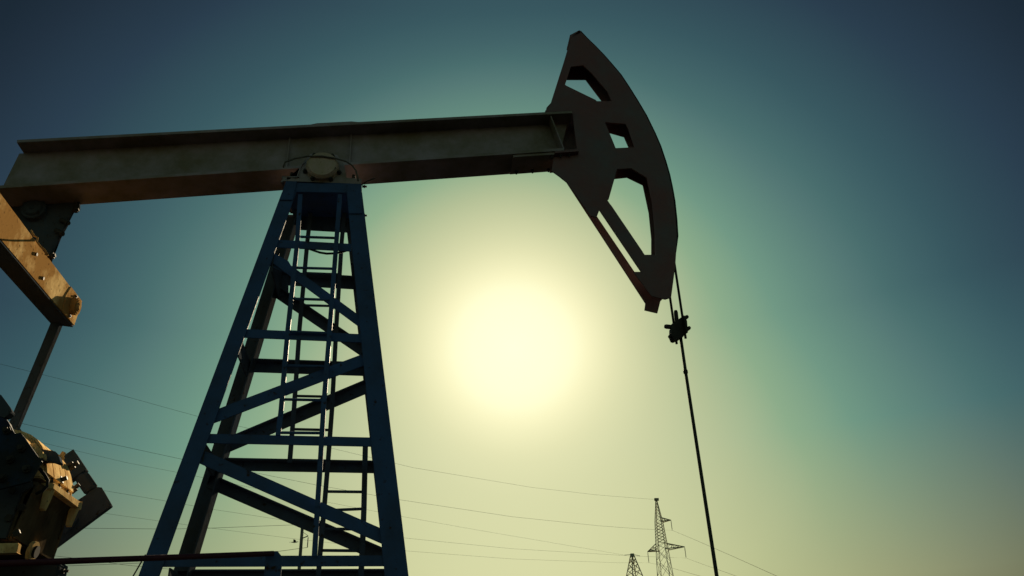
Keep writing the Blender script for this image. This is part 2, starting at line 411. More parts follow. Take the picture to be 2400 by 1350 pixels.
# gusset plates at the head of the right front leg and between the rear legs
bm = new(); prism(bm, [v - Vector((0, .014, 0)) for v in [P(812, 434, FY), P(848, 434, FY), P(849, 502, FY), P(818, 502, FY)]], Vector((0, .012, 0)))
obj('gusset_plate', bm, M['blue'], TOWER)
bm = new(); prism(bm, [v - Vector((0, .014, 0)) for v in [P(671, 427, FY), P(696, 427, FY), P(686, 470, FY), P(655, 470, FY)]], Vector((0, .012, 0)))
obj('gusset_plate', bm, M['blue'], TOWER)
bm = new(); prism(bm, [v - Vector((0, .03, 0)) for v in [P(690, 470, RY), P(832, 476, RY), P(832, 548.5, RY), P(700, 541, RY)]], Vector((0, .014, 0)))
obj('gusset_plate', bm, M['bluerear'], TOWER)
bm = new(); angle(bm, P(700, 498, RY) - Vector((0, .09, 0)), P(830, 504, RY) - Vector((0, .09, 0)), .05, .05); obj('horizontal_brace', bm, M['bluerear'], TOWER)
for q in (437, 505):
    bm = new(); p = P(849, q, FY + .05); cyl(bm, p, (1, 0, 0), .012, .02, 8); bolt(bm, p + Vector((.018, 0, 0)), (1, 0, 0), .016, .022); obj('bolt', bm, M['steel'], TOWER)
# horizontal braces: upper and lower edge of each as seen
def hbrace(e, y, s, mat, name='horizontal_brace', off=.016):
    (x0, t0, b0), (x1, t1, b1) = e
    yy = y + s * off
    p0, p1 = P(x0, (t0 + b0) / 2, yy), P(x1, (t1 + b1) / 2, yy)
    face = ((P(x0, t0, yy) - P(x0, b0, yy)).length + (P(x1, t1, yy) - P(x1, b1, yy)).length) / 2
    bm = new(); angle(bm, p0, p1, face, .07 * s)
    return obj(name, bm, mat, TOWER)
B_, R_ = M['blue'], M['bluerear']
hbrace(((636, 561, 578.5), (824, 571.5, 588.5)), FY, 1, B_)
hbrace(((552, 770, 790), (852, 783.5, 802)), FY, 1, B_)
hbrace(((464, 1016, 1037.5), (880, 1025.5, 1046.5)), FY, 1, B_)
hbrace(((372, 1303, 1328), (910, 1301.5, 1327)), FY, 1, B_)
hbrace(((655, 644, 666.5), (834, 654.5, 677.5)), RY, -1, R_)
hbrace(((592, 846.5, 871.5), (862, 856, 880.5)), RY, -1, R_)
hbrace(((512, 1077, 1102.5), (884, 1085.5, 1108)), RY, -1, R_)
hbrace(((420, 1338, 1364), (910, 1336.5, 1361)), RY, -1, R_)
# lower braces out of the picture keep the rhythm down to the base
for k, z in enumerate((1.93, 1.03)):
    for y, s, mt in ((FY, 1, B_), (RY, -1, R_)):
        bm = new(); xl = -1.96 - k * .19; xr = .03 + k * .15 - .16
        angle(bm, (xl + .02, y + s * .016, z), (xr + .1, y + s * .016, z - .03), .1, .07 * s); obj('horizontal_brace', bm, mt, TOWER)
def dbrace(p, q, face, y, s, mat, off=.032):
    bm = new(); angle(bm, P(*p, y + s * off), P(*q, y + s * off), face, .06 * s); obj('diagonal_brace', bm, mat, TOWER)
dbrace((640, 604), (848, 757), .083, FY, 1, B_)
dbrace((484, 983), (852, 842.5), .102, FY, 1, B_)
dbrace((462, 1066), (905, 1261), .103, FY, 1, B_)
dbrace((645, 683), (852, 824), .093, RY, -1, R_)
dbrace((530, 1047), (868, 904), .107, RY, -1, R_)
dbrace((490, 1128), (915, 1311), .106, RY, -1, R_)
# side braces between front and rear legs
def side(px, py, t=.16):
    p = P(px, py, FY + .03); bm = new(); far = Vector((0, RY - FY - .06, 0))
    prism(bm, [p, p - Vector((0, 0, t)), p + far - Vector((0, 0, t)), p + far], Vector((.012, 0, 0)))
    obj('side_brace', bm, M['bluerear'], TOWER)
side(640, 591, .2); side(562, 793, .17); side(479, 1039, .15); side(396, 1331, .15)
for q in ((826, 590), (852, 802), (880, 1047), (905, 1330)): 
    p = P(*q, FY + .03); bm = new()
    prism(bm, [p, p - Vector((0, 0, .12)), p + Vector((0, RY - FY - .06, -.12)), p + Vector((0, RY - FY - .06, 0))], Vector((.012, 0, 0)))
    obj('side_brace', bm, M['bluerear'], TOWER)
# gussets where the top diagonals meet the left legs
bm = new(); prism(bm, [P(x, q, FY + .05) for x, q in ((640, 592), (676, 612), (692, 640), (660, 636), (632, 622))], Vector((0, .01, 0))); obj('gusset_plate', bm, B_, TOWER)
bm = new(); prism(bm, [P(x, q, RY - .05) for x, q in ((655, 620), (676, 646), (676, 690), (640, 700))], Vector((0, .01, 0))); obj('gusset_plate', bm, R_, TOWER)

# --- ladders inside the tower
def ladder(rails, y, rungs, w=.04, mat=None, lab=None):
    bm = new()
    for r in rails:
        for i in range(len(r) - 1):
            p, q = P(*r[i], y), P(*r[i + 1], y)
            bar(bm, p, q + (q - p).normalized() * .004, .014, w, (0, 1, 0))
    L_ = obj('ladder', bm, mat or M['blue'], JACK, label=lab)
    for a, b in rungs:
        bm = new(); tube(bm, [P(*a, y + .017), P(*b, y + .017)], .0125, 8); obj('rung', bm, mat or M['blue'], L_)
railA = [(704, 456), (697, 565), (675, 770), (667, 860), (659, 960), (652, 1019)]
railC = [(797, 456), (790, 545), (773, 770), (758, 960), (751, 1080), (744, 1190), (737, 1303)]
railB = [(728, 500), (720.5, 565), (702, 770), (689, 960), (679, 1084)]
railD = [(807, 500), (801, 565), (788, 770), (778, 960), (769, 1080), (760, 1190), (750, 1300), (746, 1352)]
railE = [(856.5, 1036), (853, 1190), (850, 1270), (846, 1352)]
ladder([railA, railC], FY - .03, [((704, 555), (789, 558)), ((690, 627.5), (783, 630)), ((682, 700), (778, 703)), ((674, 777), (772, 781)), ((667, 857), (766, 859)), ((661, 936), (760, 938)), ((654, 1014), (755, 1015))],
       lab='ladder on the front face of the tower')
ladder([railB, railD], RY - .12, [((716, 640), (794, 643)), ((709, 715.5), (791, 717.5)), ((701, 787), (787, 789)), ((695, 858), (783, 860)), ((691, 928), (779, 930)), ((685, 1006), (775, 1008)), ((680, 1078), (769, 1080))],
       mat=M['bluerear'], lab='ladder on the rear face of the tower')
ladder([railE], RY - .12, [((764, 1152), (853, 1153)), ((762, 1196.5), (852, 1192.5)), ((757, 1240), (851, 1240)), ((752, 1290), (849, 1291))], mat=M['bluerear'], w=.046, lab='lower ladder with bent rungs')
# cable slung across the ladders
bm = new(); cpts = [(724, 583), (735, 587), (750, 592), (766, 594.5), (782, 594), (800, 591), (820, 585)]
tube(bm, [P(x, q, 7.0) for x, q in cpts], .011, 8); obj('slack_cable', bm, M['cable'], JACK, True)
bm = new(); tube(bm, [P(x, q, 6.86) for x, q in ((640, 588), (642, 594), (650, 601), (655, 592))], .008, 8); obj('slack_cable', bm, M['cable'], JACK, True)

# --- saddle bearing the beam rocks on
bm = new(); zc = P(755, 385, 6.66); z0 = ta.z + .004
cx = zc.x
prof = [(cx - .36, z0), (cx - .36, z0 + .05), (cx - .22, z0 + .06), (cx - .19, zc.z + .04), (cx - .12, zc.z + .15), (cx + .12, zc.z + .15), (cx + .19, zc.z + .04), (cx + .22, z0 + .06), (cx + .36, z0 + .05), (cx + .36, z0)]
prism(bm, [(x, 6.72, z) for x, z in prof], Vector((0, .56, 0)))
bev(bm, .012)
BRG = obj('saddle_bearing', bm, M['beam'], JACK)
bm = new(); cyl(bm, (cx, 6.72, zc.z), (0, -1, 0), .15, .05, 32); cyl(bm, (cx, 6.669, zc.z), (0, -1, 0), .135, .018, 32); obj('bearing_cap', bev(bm, .006), M['hub'], BRG)
for a in (60, 120, 200, 240, 300, 340):
    bm = new(); bolt(bm, (cx + .17 * math.cos(math.radians(a)), 6.715, zc.z + .155 * math.sin(math.radians(a))), (0, -1, 0), .022, .03); obj('bolt', bm, M['steel'], BRG)
for dx in (-.29, .29):
    for y in (6.78, 7.22):
        bm = new(); cyl(bm, (cx + dx, y, z0 + .052), (0, 0, 1), .03, .03, 6); cyl(bm, (cx + dx, y, z0 + .082), (0, 0, 1), .017, .06, 10); obj('bolt', bm, M['steel'], BRG)
bm = new()
tube(bm, [P(x, q, 6.64) for x, q in ((664, 392), (668, 380), (690, 372), (720, 366.5), (755, 366), (785, 371), (810, 378), (826, 388), (834, 400), (838, 413), (839, 424))], .008, 8)
obj('grease_hose', bm, M['hose'], BRG, True)
bm = new(); tube(bm, [P(x, q, 6.66) for x, q in ((724, 392), (735, 400), (755, 407), (776, 404), (787, 393))], .007, 8); obj('grease_hose', bm, M['hose'], BRG, True)
bm = new(); tube(bm, [P(x, q, 6.68) for x, q in ((848, 433), (862, 424), (880, 418))], .006, 6); obj('grease_hose', bm, M['steel'], BRG, True)

# --- tail bearing and equaliser
bm = new()
prism(bm, [P(x, q, 7.13) for x, q in ((-60, 470), (60, 452), (186, 466), (186, 489), (168, 497), (158, 511), (157, 526), (142, 553), (127, 558), (117, 596), (100, 660), (-60, 560))], Vector((0, .03, 0)))
bev(bm, .006, 1)
TAIL = obj('tail_bearing', bm, M['bluerear'], JACK)
bm = new(); hb = P(77, 487, 7.07); cyl(bm, Vector((hb.x, 7.129, hb.z)), (0, -1, 0), .11, .059, 32); cyl(bm, hb + Vector((0, -.0005, 0)), (0, -1, 0), .08, .02, 24); cyl(bm, hb + Vector((0, -.021, 0)), (0, -1, 0), .02, .012, 10)
obj('bearing_cap', bev(bm, .006), M['bluerear'], TAIL)
for q, y, ax in (((178, 488), 7.11, (.2, 0, -1)), ((153, 520), 7.11, (1, 0, -.5)), ((140, 545), 7.11, (1, 0, -.6)), ((118, 600), 7.11, (1, 0, .2))):
    bm = new(); p = P(*q, y); a = Vector(ax).normalized(); cyl(bm, p - a * .05, a, .022, .06, 12); cyl(bm, p + a * .011, a, .03, .02, 6); cyl(bm, p + a * .032, a, .018, .012, 10); obj('bolt', bm, M['steel'], TAIL)
bm = new(); tube(bm, [P(x, q, 6.7) for x, q in ((72, 540), (80, 553), (88, 557), (86, 566), (95, 578), (104, 585), (112, 598))], .008, 8); obj('grease_hose', bm, M['cream'], TAIL, True)

EA = ray(822, 1537).normalized()
ye = 8.1
ET, EM, EL = P(193.5, 707, ye), P(173, 765, ye), P(124, 756, ye)
# squared section: face ET-EM, underside EM-EL
eu = (ET - EM); eu -= EA * eu.dot(EA); es = (EL - EM); es -= EA * es.dot(EA); es -= eu.normalized() * es.dot(eu.normalized())
bm = new(); LEN = 2.45
c4 = [EM, EM + eu, EM + eu + es, EM + es]
prism(bm, [c - EA * LEN for c in c4], EA * LEN)
EQ = obj('equalizer', bev(bm, .01), M['cream'], JACK, label='grimy cream cross beam hanging under the beam tail')
en = -es.normalized(); ed_ = -eu.normalized()
bm = new(); q4 = [EM + es * .015 + ed_ * .002, EM + es * .985 + ed_ * .002, EM + es * .985 + ed_ * .014, EM + es * .015 + ed_ * .014]  # added plate: the underside's shade put into a dark colour
prism(bm, [c - EA * (LEN - .02) for c in q4], EA * (LEN - .03)); obj('underside_shade_plate', bm, M['bluerear'], EQ, label='added dark plate shading the underside of the cross beam')                          # outward normal of the lit face
mid = EM + eu * .5
bm = new(); pc = mid - EA * .20 + en * .0085
cyl(bm, pc, en, .085, .05, 72); cyl(bm, pc + en * .0505, en, .066, .007, 48); cyl(bm, pc + en * .058, en, .044, .006, 28); cyl(bm, pc + en * .0645, en, .03, .004, 20)
obj('pin', bev(bm, .004), M['cream'], EQ)
for k in (-1, 1):
    bm = new(); bolt(bm, mid - EA * .20 + eu.normalized() * .105 * k + en * .008, en, .018, .014); obj('bolt', bm, M['steel'], EQ)
bm = new(); prism(bm, [EM + eu * a - EA * b + en * .001 for a, b in ((.02, .012), (.98, .012), (.98, .38), (.55, .44), (.02, .38))], en * .006); obj('end_plate', bev(bm, .002, 1), M['cream'], EQ)
for b, a in ((1.02, .28), (1.30, .66)):
    bm = new(); cyl(bm, EM + eu * a - EA * b + en * .001, en, .016, .010, 10); obj('bolt', bm, M['steel'], EQ)

# --- pitman arms (the far one is seen; the near one hangs outside the picture)
def pitman(y, px_t, px_b):
    p, q = P(*px_t, y), P(*px_b, y); bm = new(); bar(bm, p, q, .07, .088, (0, 1, 0)); bev(bm, .006)
    return p, q, obj('pitman_arm', bm, M['bluerear'], JACK)
pt, pb, PIT = pitman(8.03, (139, 745), (28, 1012))
off = EA * -2.1
bm = new(); bar(bm, pt + off, Vector((pb.x - .75, pt.y + off.y, pb.z - .35)), .07, .088); obj('pitman_arm', bev(bm, .006), M['bluerear'], JACK)

# --- gear reducer: lower case, ledge, round upper case
gx = P(190, 1177, 7.4).x
GY0, GY1 = 6.62, 7.4
lo_px = [(184, 1186), (152, 1214), (119, 1310)]
lo_ = [P(x, q, GY1) for x, q in lo_px]; zl = lo_[2].z
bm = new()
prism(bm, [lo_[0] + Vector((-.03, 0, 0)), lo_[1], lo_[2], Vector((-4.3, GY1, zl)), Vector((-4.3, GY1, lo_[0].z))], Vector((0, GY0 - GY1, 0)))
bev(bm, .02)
GEAR = obj('gear_reducer', bm, M['gear_dirt_shade'], JACK, label='oily cream gear case with round upper half')
lz = P(190, 1177, GY1).z
bm = new(); prism(bm, [(gx, GY1 + .01, lz), (gx, GY1 + .01, lz - .052), (-4.3, GY1 + .01, lz - .052), (-4.3, GY1 + .01, lz)], Vector((0, -.63, 0)))
obj('flange', bev(bm, .008), M['gear'], GEAR)
for y in (GY1 - .005, GY1 - .57):
    bm = new(); prism(bm, [(gx - .005, y, lz - .054), (gx - .04, y, lz - .20), (gx - .075, y, lz - .20), (gx - .075, y, lz - .054)], Vector((0, -.035, 0))); obj('rib', bev(bm, .005, 1), M['gear'], GEAR)
# upper case: half drum with bolt flutes running over it
dome = [P(x, q, 7.27) for x, q in ((166, 1155), (165, 1140), (161, 1118), (154, 1098), (144, 1084), (130, 1074), (112, 1067), (85, 1062), (50, 1063))]
dz = lz + .003
bm = new(); prism(bm, [Vector((dome[0].x, 7.27, dz))] + dome + [Vector((-4.0, 7.27, dome[-1].z)), Vector((-4.0, 7.27, dz))], Vector((0, -.62, 0)))
obj('upper_case', bev(bm, .01), M['gear'], GEAR)
for y, w in ((7.268, .135), (7.118, .12), (6.984, .15), (6.818, .13)):
    bm = new(); ins = [p.copy() for p in dome]
    ctr = Vector((-3.3, 0, dz - .1))
    o1 = []
    for p in ins:
        d = Vector((p.x - ctr.x, 0, p.z - ctr.z)).normalized(); o1.append(Vector((p.x, y, p.z)) + d * .02)
    i1 = [Vector((p.x, y, p.z)) + Vector((p.x - ctr.x, 0, p.z - ctr.z)).normalized() * .002 for p in ins]
    prism(bm, o1 + i1[::-1], Vector((0, -w, 0))); obj('rib', bm, M['gear'], GEAR)
for q, y, ax in (((141, 1074), 7.24, (.4, 0, 1)), ((140, 1126), 7.0, (1, 0, .4)), ((172, 1146), 7.36, (.6, 0, .6)), ((168, 1092), 7.3, (.8, 0, .5))):
    bm = new(); p = P(*q, y); a = Vector(ax).normalized(); cyl(bm, p - a * .03, a, .032, .05, 6); cyl(bm, p + a * .021, a, .018, .035, 10); obj('bolt', bm, M['steel' if q != (141, 1074) else 'gear'], GEAR)
bm = new(); sy = GY0 - .03
prism(bm, [(lo_[0].x - .06, sy, lz - .08), (lo_[1].x - .04, sy, lo_[1].z), (lo_[2].x - .03, sy, zl), (-4.3, sy, zl), (-4.3, sy, lz + .45), (dome[3].x - .25, sy, lz + .42), (dome[1].x - .06, sy, lz + .05)], Vector((0, .024, 0)))
obj('added_side_panel', bm, M['bluerear'], GEAR)  # extra panel added to keep the near side of the case dark
bm = new(); sy = GY1 + .012
prism(bm, [(gx - .02, sy, lz - .08), (lo_[1].x - .02, sy, lo_[1].z), (lo_[2].x - .02, sy, zl), (-4.3, sy, zl), (-4.3, sy, lz + .6), (dome[4].x - .15, sy, lz + .45), (dome[1].x - .1, sy, lz + .05), (gx - .02, sy, lz - .0)], Vector((0, .02, 0)))
obj('added_side_panel', bm, M['bluerear'], GEAR)  # added on the hidden far side to cut sun bounced onto the counterweights
# drain plug on the lower case, lug beside it
bm = new(); dp = P(85, 1291, 6.98)
dn = Vector((.985, 0, -.17)).normalized()
dp = Vector((lo_[1].x + (lo_[2].x - lo_[1].x) * ((lo_[1].z - dp.z) / (lo_[1].z - lo_[2].z)), 6.99, dp.z))
cyl(bm, dp, dn, .075, .03, 28); obj('drain_plug', bm, M['gear'], GEAR)
bm = new(); cyl(bm, dp + dn * .031, dn, .045, .02, 20); obj('plug_cap', bm, M['cable'], GEAR)
bm = new(); lp = P(42, 1288, 6.6); box(bm, lp + Vector((-.12, -.06, -.035)), lp + Vector((.02, .0, .035))); obj('lug', bev(bm, .006), M['gear'], GEAR)
# pedestal under the case
bm = new(); pz = zl - .004; pr = P(137, 1334, 7.35)
prism(bm, [(lo_[2].x + .02, 7.5, pz), (pr.x, 7.5, pz - .05), (pr.x, 7.5, .1), (-4.6, 7.5, .1), (-4.6, 7.5, pz)], Vector((0, -.14, 0)))
obj('pedestal', bev(bm, .015), M['bluerear'], JACK)
bm = new(); p = Vector((pr.x - .004, 7.42, pz - .09)); bolt(bm, p, (1, 0, 0), .02, .05); obj('bolt', bm, M['steel'], JACK)
# base skid that carries tower and gear case
bm = new()
for y in (6.45, 7.55): box(bm, (-5.2, y - .12, 0), (.9, y + .12, .215))
for x in (-5.0, -3.9, -2.35, -1.0, .45): box(bm, (x - .1, 6.572, .02), (x + .1, 7.428, .2))
obj('base_skid', bm, M['bluerear'], JACK)

# --- cranks and counterweights
def slab(px, y, th, name, mat, parent=JACK, label=None, b=.008):
    bm = new(); prism(bm, [P(x, q, y) for x, q in px], Vector((0, th, 0))); return obj(name, bev(bm, b, 1), mat, parent, label=label)
CR = slab([(8, 995), (42, 1000), (60, 1030), (180, 1215), (150, 1250), (100, 1240), (20, 1060)], 7.78, .07, 'crank', M['bluerear'])
slab([(186, 1172), (229, 1143.5), (237, 1144.5), (259, 1183), (128, 1280), (60, 1300), (60, 1240)], 7.87, .09, 'counterweight', M['bluerear'], label='long dark counterweight slab pointing up to the right')
slab([(143, 1074), (171, 1055.5), (200, 1099), (163, 1124), (120, 1150), (100, 1100)], 7.86, .11, 'counterweight', M['bluerear'], label='short dark counterweight block above the long slab')
bm = new(); b0, b1 = P(183, 1104, 7.90), P(220, 1158, 7.90); d = b1 - b0
tube(bm, [b0, b0 + d * .16, b0 + d * .24, b0 + d * .3, b0 + d * .8, b0 + d * .86, b0 + d * .88, b1], [.03, .03, .055, .062, .062, .05, .028, .028], 14); obj('adjusting_screw', bm, M['bluerear'], CR, False)
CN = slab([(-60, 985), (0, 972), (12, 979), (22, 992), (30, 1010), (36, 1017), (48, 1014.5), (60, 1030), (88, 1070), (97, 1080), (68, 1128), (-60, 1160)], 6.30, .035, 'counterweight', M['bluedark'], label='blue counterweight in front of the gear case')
slab([(92, 1054), (128, 1060), (134, 1066), (139, 1082), (134, 1084), (118, 1078), (92, 1078)], 6.62, .10, 'bearing_housing', M['bluerear'])
slab([(-30, 915), (1, 928), (22, 957), (25, 964), (10, 976), (-30, 962)], 6.15, .09, 'crank_pin_block', M['bluerear'])
slab([(72, 1042), (80, 1040), (98, 1058), (99, 1070), (95, 1072)], 6.46, .10, 'clamp_lug', M['gear'])
slab([(48, 1018), (56, 1024), (70, 1046), (82, 1060), (80, 1064), (62, 1040)], 6.42, .12, 'clamp_lug', M['gear'])

for q in ((18, 1010), (52, 1052), (26, 1078), (64, 1100), (8, 1122)):
    bm = new(); p = P(*q, 6.299); cyl(bm, p, (0, -1, 0), .03, .022, 6); cyl(bm, p + Vector((0, -.0225, 0)), (0, -1, 0), .018, .03, 10); obj('bolt', bm, M['steel'], CN)
for q in ((30, 1150), (52, 1190), (22, 1215), (40, 1250)):
    bm = new(); p = P(*q, GY0 - .031); cyl(bm, p, (0, -1, 0), .028, .02, 6); obj('bolt', bm, M['steel'], GEAR)
bm = new(); tube(bm, [P(x, q, 6.5) for x, q in ((92, 1098), (104, 1112), (112, 1126), (110, 1140), (100, 1150), (84, 1158))], .012, 8); obj('oil_hose', bm, M['cable'], GEAR, True)
for q, y in (((119, 1132), 6.84), ((136, 1141), 7.0), ((156, 1152), 7.18)):
    bm = new(); p = P(*q, y); p = Vector((p.x, p.y, lz + .001)); cyl(bm, p, (0, 0, 1), .024, .022, 6); cyl(bm, p + Vector((0, 0, .0225)), (0, 0, 1), .014, .03, 10); obj('bolt', bm, M['steel'], GEAR)

# ------------------------------------------------------------------ cables, carrier bar and polished rod
RX = 2.552
HANG = thing('rod_hanger', 'two wire cables with bolted carrier clamp hanging from the horse head', 'rod hanger', (RX, 7.0, 4.9))
for y, px_top, px_bot in ((HN + .02, (1583, 610), (1607, 793)), (HF - .02, (1570, 680), (1586, 806))):
    p, q = P(*px_top, y), P(*px_bot, y); bm = new()
    x = (p.x + q.x) / 2
    near_top = [a for a in ARC if a.z > p.z]
    path = [Vector((a.x + .012, y, a.z)) for a in ARC[:19] if a.z > p.z + .15]
    tube(bm, path + [Vector((q.x, y, p.z)), Vector((q.x, y, q.z))], .0125, 8); obj('cable', bm, M['cable'], HANG, True)
bm = new(); prism(bm, [P(x, q, 6.94) for x, q in ((1576, 761), (1590, 751), (1603, 742), (1608, 752), (1610, 778), (1596, 788), (1582, 794), (1576, 786))], Vector((0, .12, 0)))
obj('carrier_bar', bev(bm, .01), M['steel'], HANG)
def pin(p, q, y, r=.022):
    bm = new(); a, b = P(*p, y), P(*q, y); tube(bm, [a, a + (b - a) * .12, b - (b - a) * .12, b], [r * .75, r, r, r * .75], 12); obj('clamp_bolt', bm, M['steel'], HANG)
pin((1557.5, 765), (1588, 768), 6.96); pin((1568, 791), (1596, 772), 6.98, .021); pin((1594, 784), (1617, 767), 7.0, .019)
pin((1590, 757), (1612, 741), 6.98, .019); pin((1583.5, 728), (1588, 768), 6.98, .02)
ROD = thing('polished_rod', 'long thin polished rod hanging straight down from the carrier clamp', 'polished rod', (RX, 7.0, 0))
rt = P(1593, 775, 7.0)
bm = new(); tube(bm, [rt, P(1607, 872, 7.0), (RX + .005, 7.0, 2.6), (RX + .005, 7.0, 0)], [.0150, .0150, .0165, .0165], 12); obj('rod', bm, M['rod'], ROD, True)
bm = new(); q = P(1606, 866, 7.0); tube(bm, [q, q + Vector((0, 0, -.012)), q + Vector((0, 0, -.035)), q + Vector((0, 0, -.045))], [.016, .021, .021, .016], 10); obj('rod_coupling', bm, M['steel'], ROD)

# ------------------------------------------------------------------ guard rail
GR = thing('guard_rail', 'blue rail post with a red handrail in front of the tower', 'guard rail', P(640, 1300, 5.5) * 1 - Vector((0, 0, P(640, 1300, 5.5).z)))
a = P(652, 1297, 5.5); bm = new()
pc = P(641, 1300, 5.5)
prism(bm, [(pc.x - .043, 5.53, 0), (pc.x + .043, 5.53, 0), (pc.x + .043, 5.53, a.z - .02), (pc.x + .015, 5.53, a.z + .012), (pc.x - .043, 5.53, a.z + .012)], Vector((0, .07, 0)))
obj('post', bev(bm, .008), M['blue'], GR)
e = P(-60, 1323, 4.4)
bm = new(); tube(bm, [e, P(330, 1309, 5.0), a + Vector((-.03, .0, .0))], .0165, 12); obj('handrail', bm, M['red'], GR, True)
e2 = Vector((e.x, e.y, 0))
bm = new(); bar(bm, e2, e - Vector((0, 0, .017)), .05, .05, (0, 1, 0)); obj('post', bm, M['blue'], GR)
# stay rope beside the left tower leg
bm = new(); tube(bm, [P(341, 1300, 6.3), P(318, 1340, 6.35), PV(200, 1545, P(341, 1300, 6.3), P(318, 1340, 6.35))], .005, 6)
tag(obj('stay_rope', bm, M['cable'], None, origin=P(318, 1340, 6.35)), 'thin slanting stay rope beside the left foot of the tower', 'rope')

# ------------------------------------------------------------------ pylons
def strut(bm, p, q, r=.05):
    p, q = Vector(p), Vector(q); s = (0, 1, 0) if abs((q - p).normalized().y) < .9 else (1, 0, 0)
    bar(bm, p, q, r, r, s)
def lattice(bm, base, levels, rot, r, xb=True):
    """Square lattice mast: levels = [(z, width)]."""
    def cor(z, w, k):
        a = rot + math.pi / 4 + k * math.pi / 2; return Vector((base.x + w / math.sqrt(2) * math.cos(a), base.y + w / math.sqrt(2) * math.sin(a), z))
    for (z0, w0), (z1, w1) in zip(levels, levels[1:]):
        for k in range(4):
            strut(bm, cor(z0, w0, k), cor(z1, w1, k), r)
            strut(bm, cor(z0, w0, k), cor(z1, w1, (k + 1) % 4), r * .62)
            if xb: strut(bm, cor(z0, w0, (k + 1) % 4), cor(z1, w1, k), r * .62)
    return cor
def levels(zs, wf):
    return [(z, wf(z)) for z in zs]
# main pylon
YP = 118.0
top = P(1538, 1171, YP); bx = top.x
PY = Vector((bx, YP, 0))
zat = lambda py, px=1546: P(px, py, YP).z
zt, za1, za0, zb1, zb0 = top.z, zat(1214), zat(1224), zat(1275), zat(1289)
pxm = 1 / FPX * (Vector((bx, YP, 20)) - CAM).length            # metres per photo pixel there
def wf(z):
    pts = [(0, 74 * pxm), (zb0, 27 * pxm), (za0, 18 * pxm), (zt, 2.5 * pxm)]
    for (a, wa), (b, wb) in zip(pts, pts[1:]):
        if z <= b: return (wa + (wb - wa) * (z - a) / (b - a)) / 1.25
    return 2.5 * pxm / 1.25
PYL = thing('transmission_pylon', 'tall lattice pylon with three cross arms and a pointed top', 'pylon', PY)
n1, n2, n3 = 9, 7, 6
zs = [zb0 * (1 - (1 - k / n1) ** 1.25) for k in range(n1)] + [zb0 + (zb1 - zb0) * k for k in (0, 1)] + [zb1 + (za0 - zb1) * k / n2 for k in range(1, n2 + 1)] + [za1] + [za1 + (zt - za1) * k / n3 for k in range(1, n3 + 1)]
tipL, tipR, tipT = PZ(1518, 1293, zb0 + .15), PZ(1604.5, 1281.5, zb0 + .15), PZ(1572.5, 1219, za0 + .2)
ad = (tipR - tipL); ad.z = 0; ad.normalize(); rot = math.atan2(ad.y, ad.x)
bm = new(); cor = lattice(bm, PY, levels(zs, wf), rot, .066)
box(bm, (bx - .25, YP - .15, zt - .15), (bx + .35, YP + .15, zt + .2))
obj('lattice_mast', bm, M['galv'], PYL)
def arm(tip, z0, z1, s):
    bm = new(); w = wf(z0)
    sd_ = Vector((-ad.y, ad.x, 0))
    for side_ in (-1, 1):
        lo = PY + ad * (w / 2 * s) + sd_ * (w / 2 * side_) + Vector((0, 0, z0)); hi = PY + ad * (wf(z1) / 2 * s) + sd_ * (wf(z1) / 2 * side_) + Vector((0, 0, z1))
        strut(bm, lo, tip, .11); strut(bm, hi, tip, .08)
        n = max(3, int((tip - lo).length / .9))
        for k in range(n):
            a0 = lo + (tip - lo) * (k / n); h1 = hi + (tip - hi) * ((k + 1) / n) if k < n - 1 else tip; strut(bm, a0, h1, .05)
            h0 = hi + (tip - hi) * (k / n); strut(bm, a0, h0, .05)
    obj('cross_arm', bm, M['galv'], PYL)
arm(tipR, zb0, zb1, 1); arm(tipL, zb0, zb1, -1); arm(tipT, za0, za1, 1)
def insulator(tip, drop, parent, r=.075):
    bm = new(); n = 9; pts = []; rs = []
    for k in range(n):
        z = tip.z - drop * (.12 + .8 * k / n)
        pts += [Vector((tip.x, tip.y, z)), Vector((tip.x, tip.y, z - drop * .03)), Vector((tip.x, tip.y, z - drop * .05))]; rs += [.03, r, .03]
    tube(bm, [Vector(tip)] + pts + [Vector((tip.x, tip.y, tip.z - drop))], [.03] + rs + [.03], 8); obj('insulator_string', bm, M['ceramic'], parent)
dropR = tipR.z - PV(1607, 1308, tipR, tipR + ad).z; dropT = tipT.z - PV(1575, 1243, tipT, tipT + ad).z; dropL = tipL.z - PV(1520, 1319, tipL, tipL + ad).z
insulator(tipR, dropR, PYL); insulator(tipT, dropT, PYL); insulator(tipL, dropL, PYL)
# second pylon: narrow spread-leg mast, just its head above the frame's edge
Y2 = 150.0; top2 = P(1481.5, 1299, Y2); P2 = Vector((top2.x, Y2, 0)); m2 = 1 / FPX * (top2 - CAM).length
PY2 = thing('transmission_pylon', 'shorter spread leg pylon with a flat narrow head and tiny side arms', 'pylon', P2)
z50 = P(1486, 1350, Y2).z
def wf2(z): return (5 + 24 * (top2.z - z) / (top2.z - z50)) * m2 / 1.15 if z > z50 else (29 + 60 * (z50 - z) / z50) * m2 / 1.15
zs2 = [z50 * k / 5 for k in range(5)] + [z50, z50 + (top2.z - z50) * .28, z50 + (top2.z - z50) * .55, z50 + (top2.z - z50) * .8, top2.z]
bm = new(); lattice(bm, P2, levels(zs2, wf2), .35, .13); box(bm, top2 + Vector((-.3, -.25, -.35)), top2 + Vector((.3, .25, .1))); obj('lattice_mast', bm, M['galv'], PY2)
tL2, tR2 = P(1464, 1301, Y2), P(1500, 1303, Y2)
for t in (tL2, tR2): bm = new(); strut(bm, top2, t, .07); obj('cross_arm', bm, M['galv'], PY2)

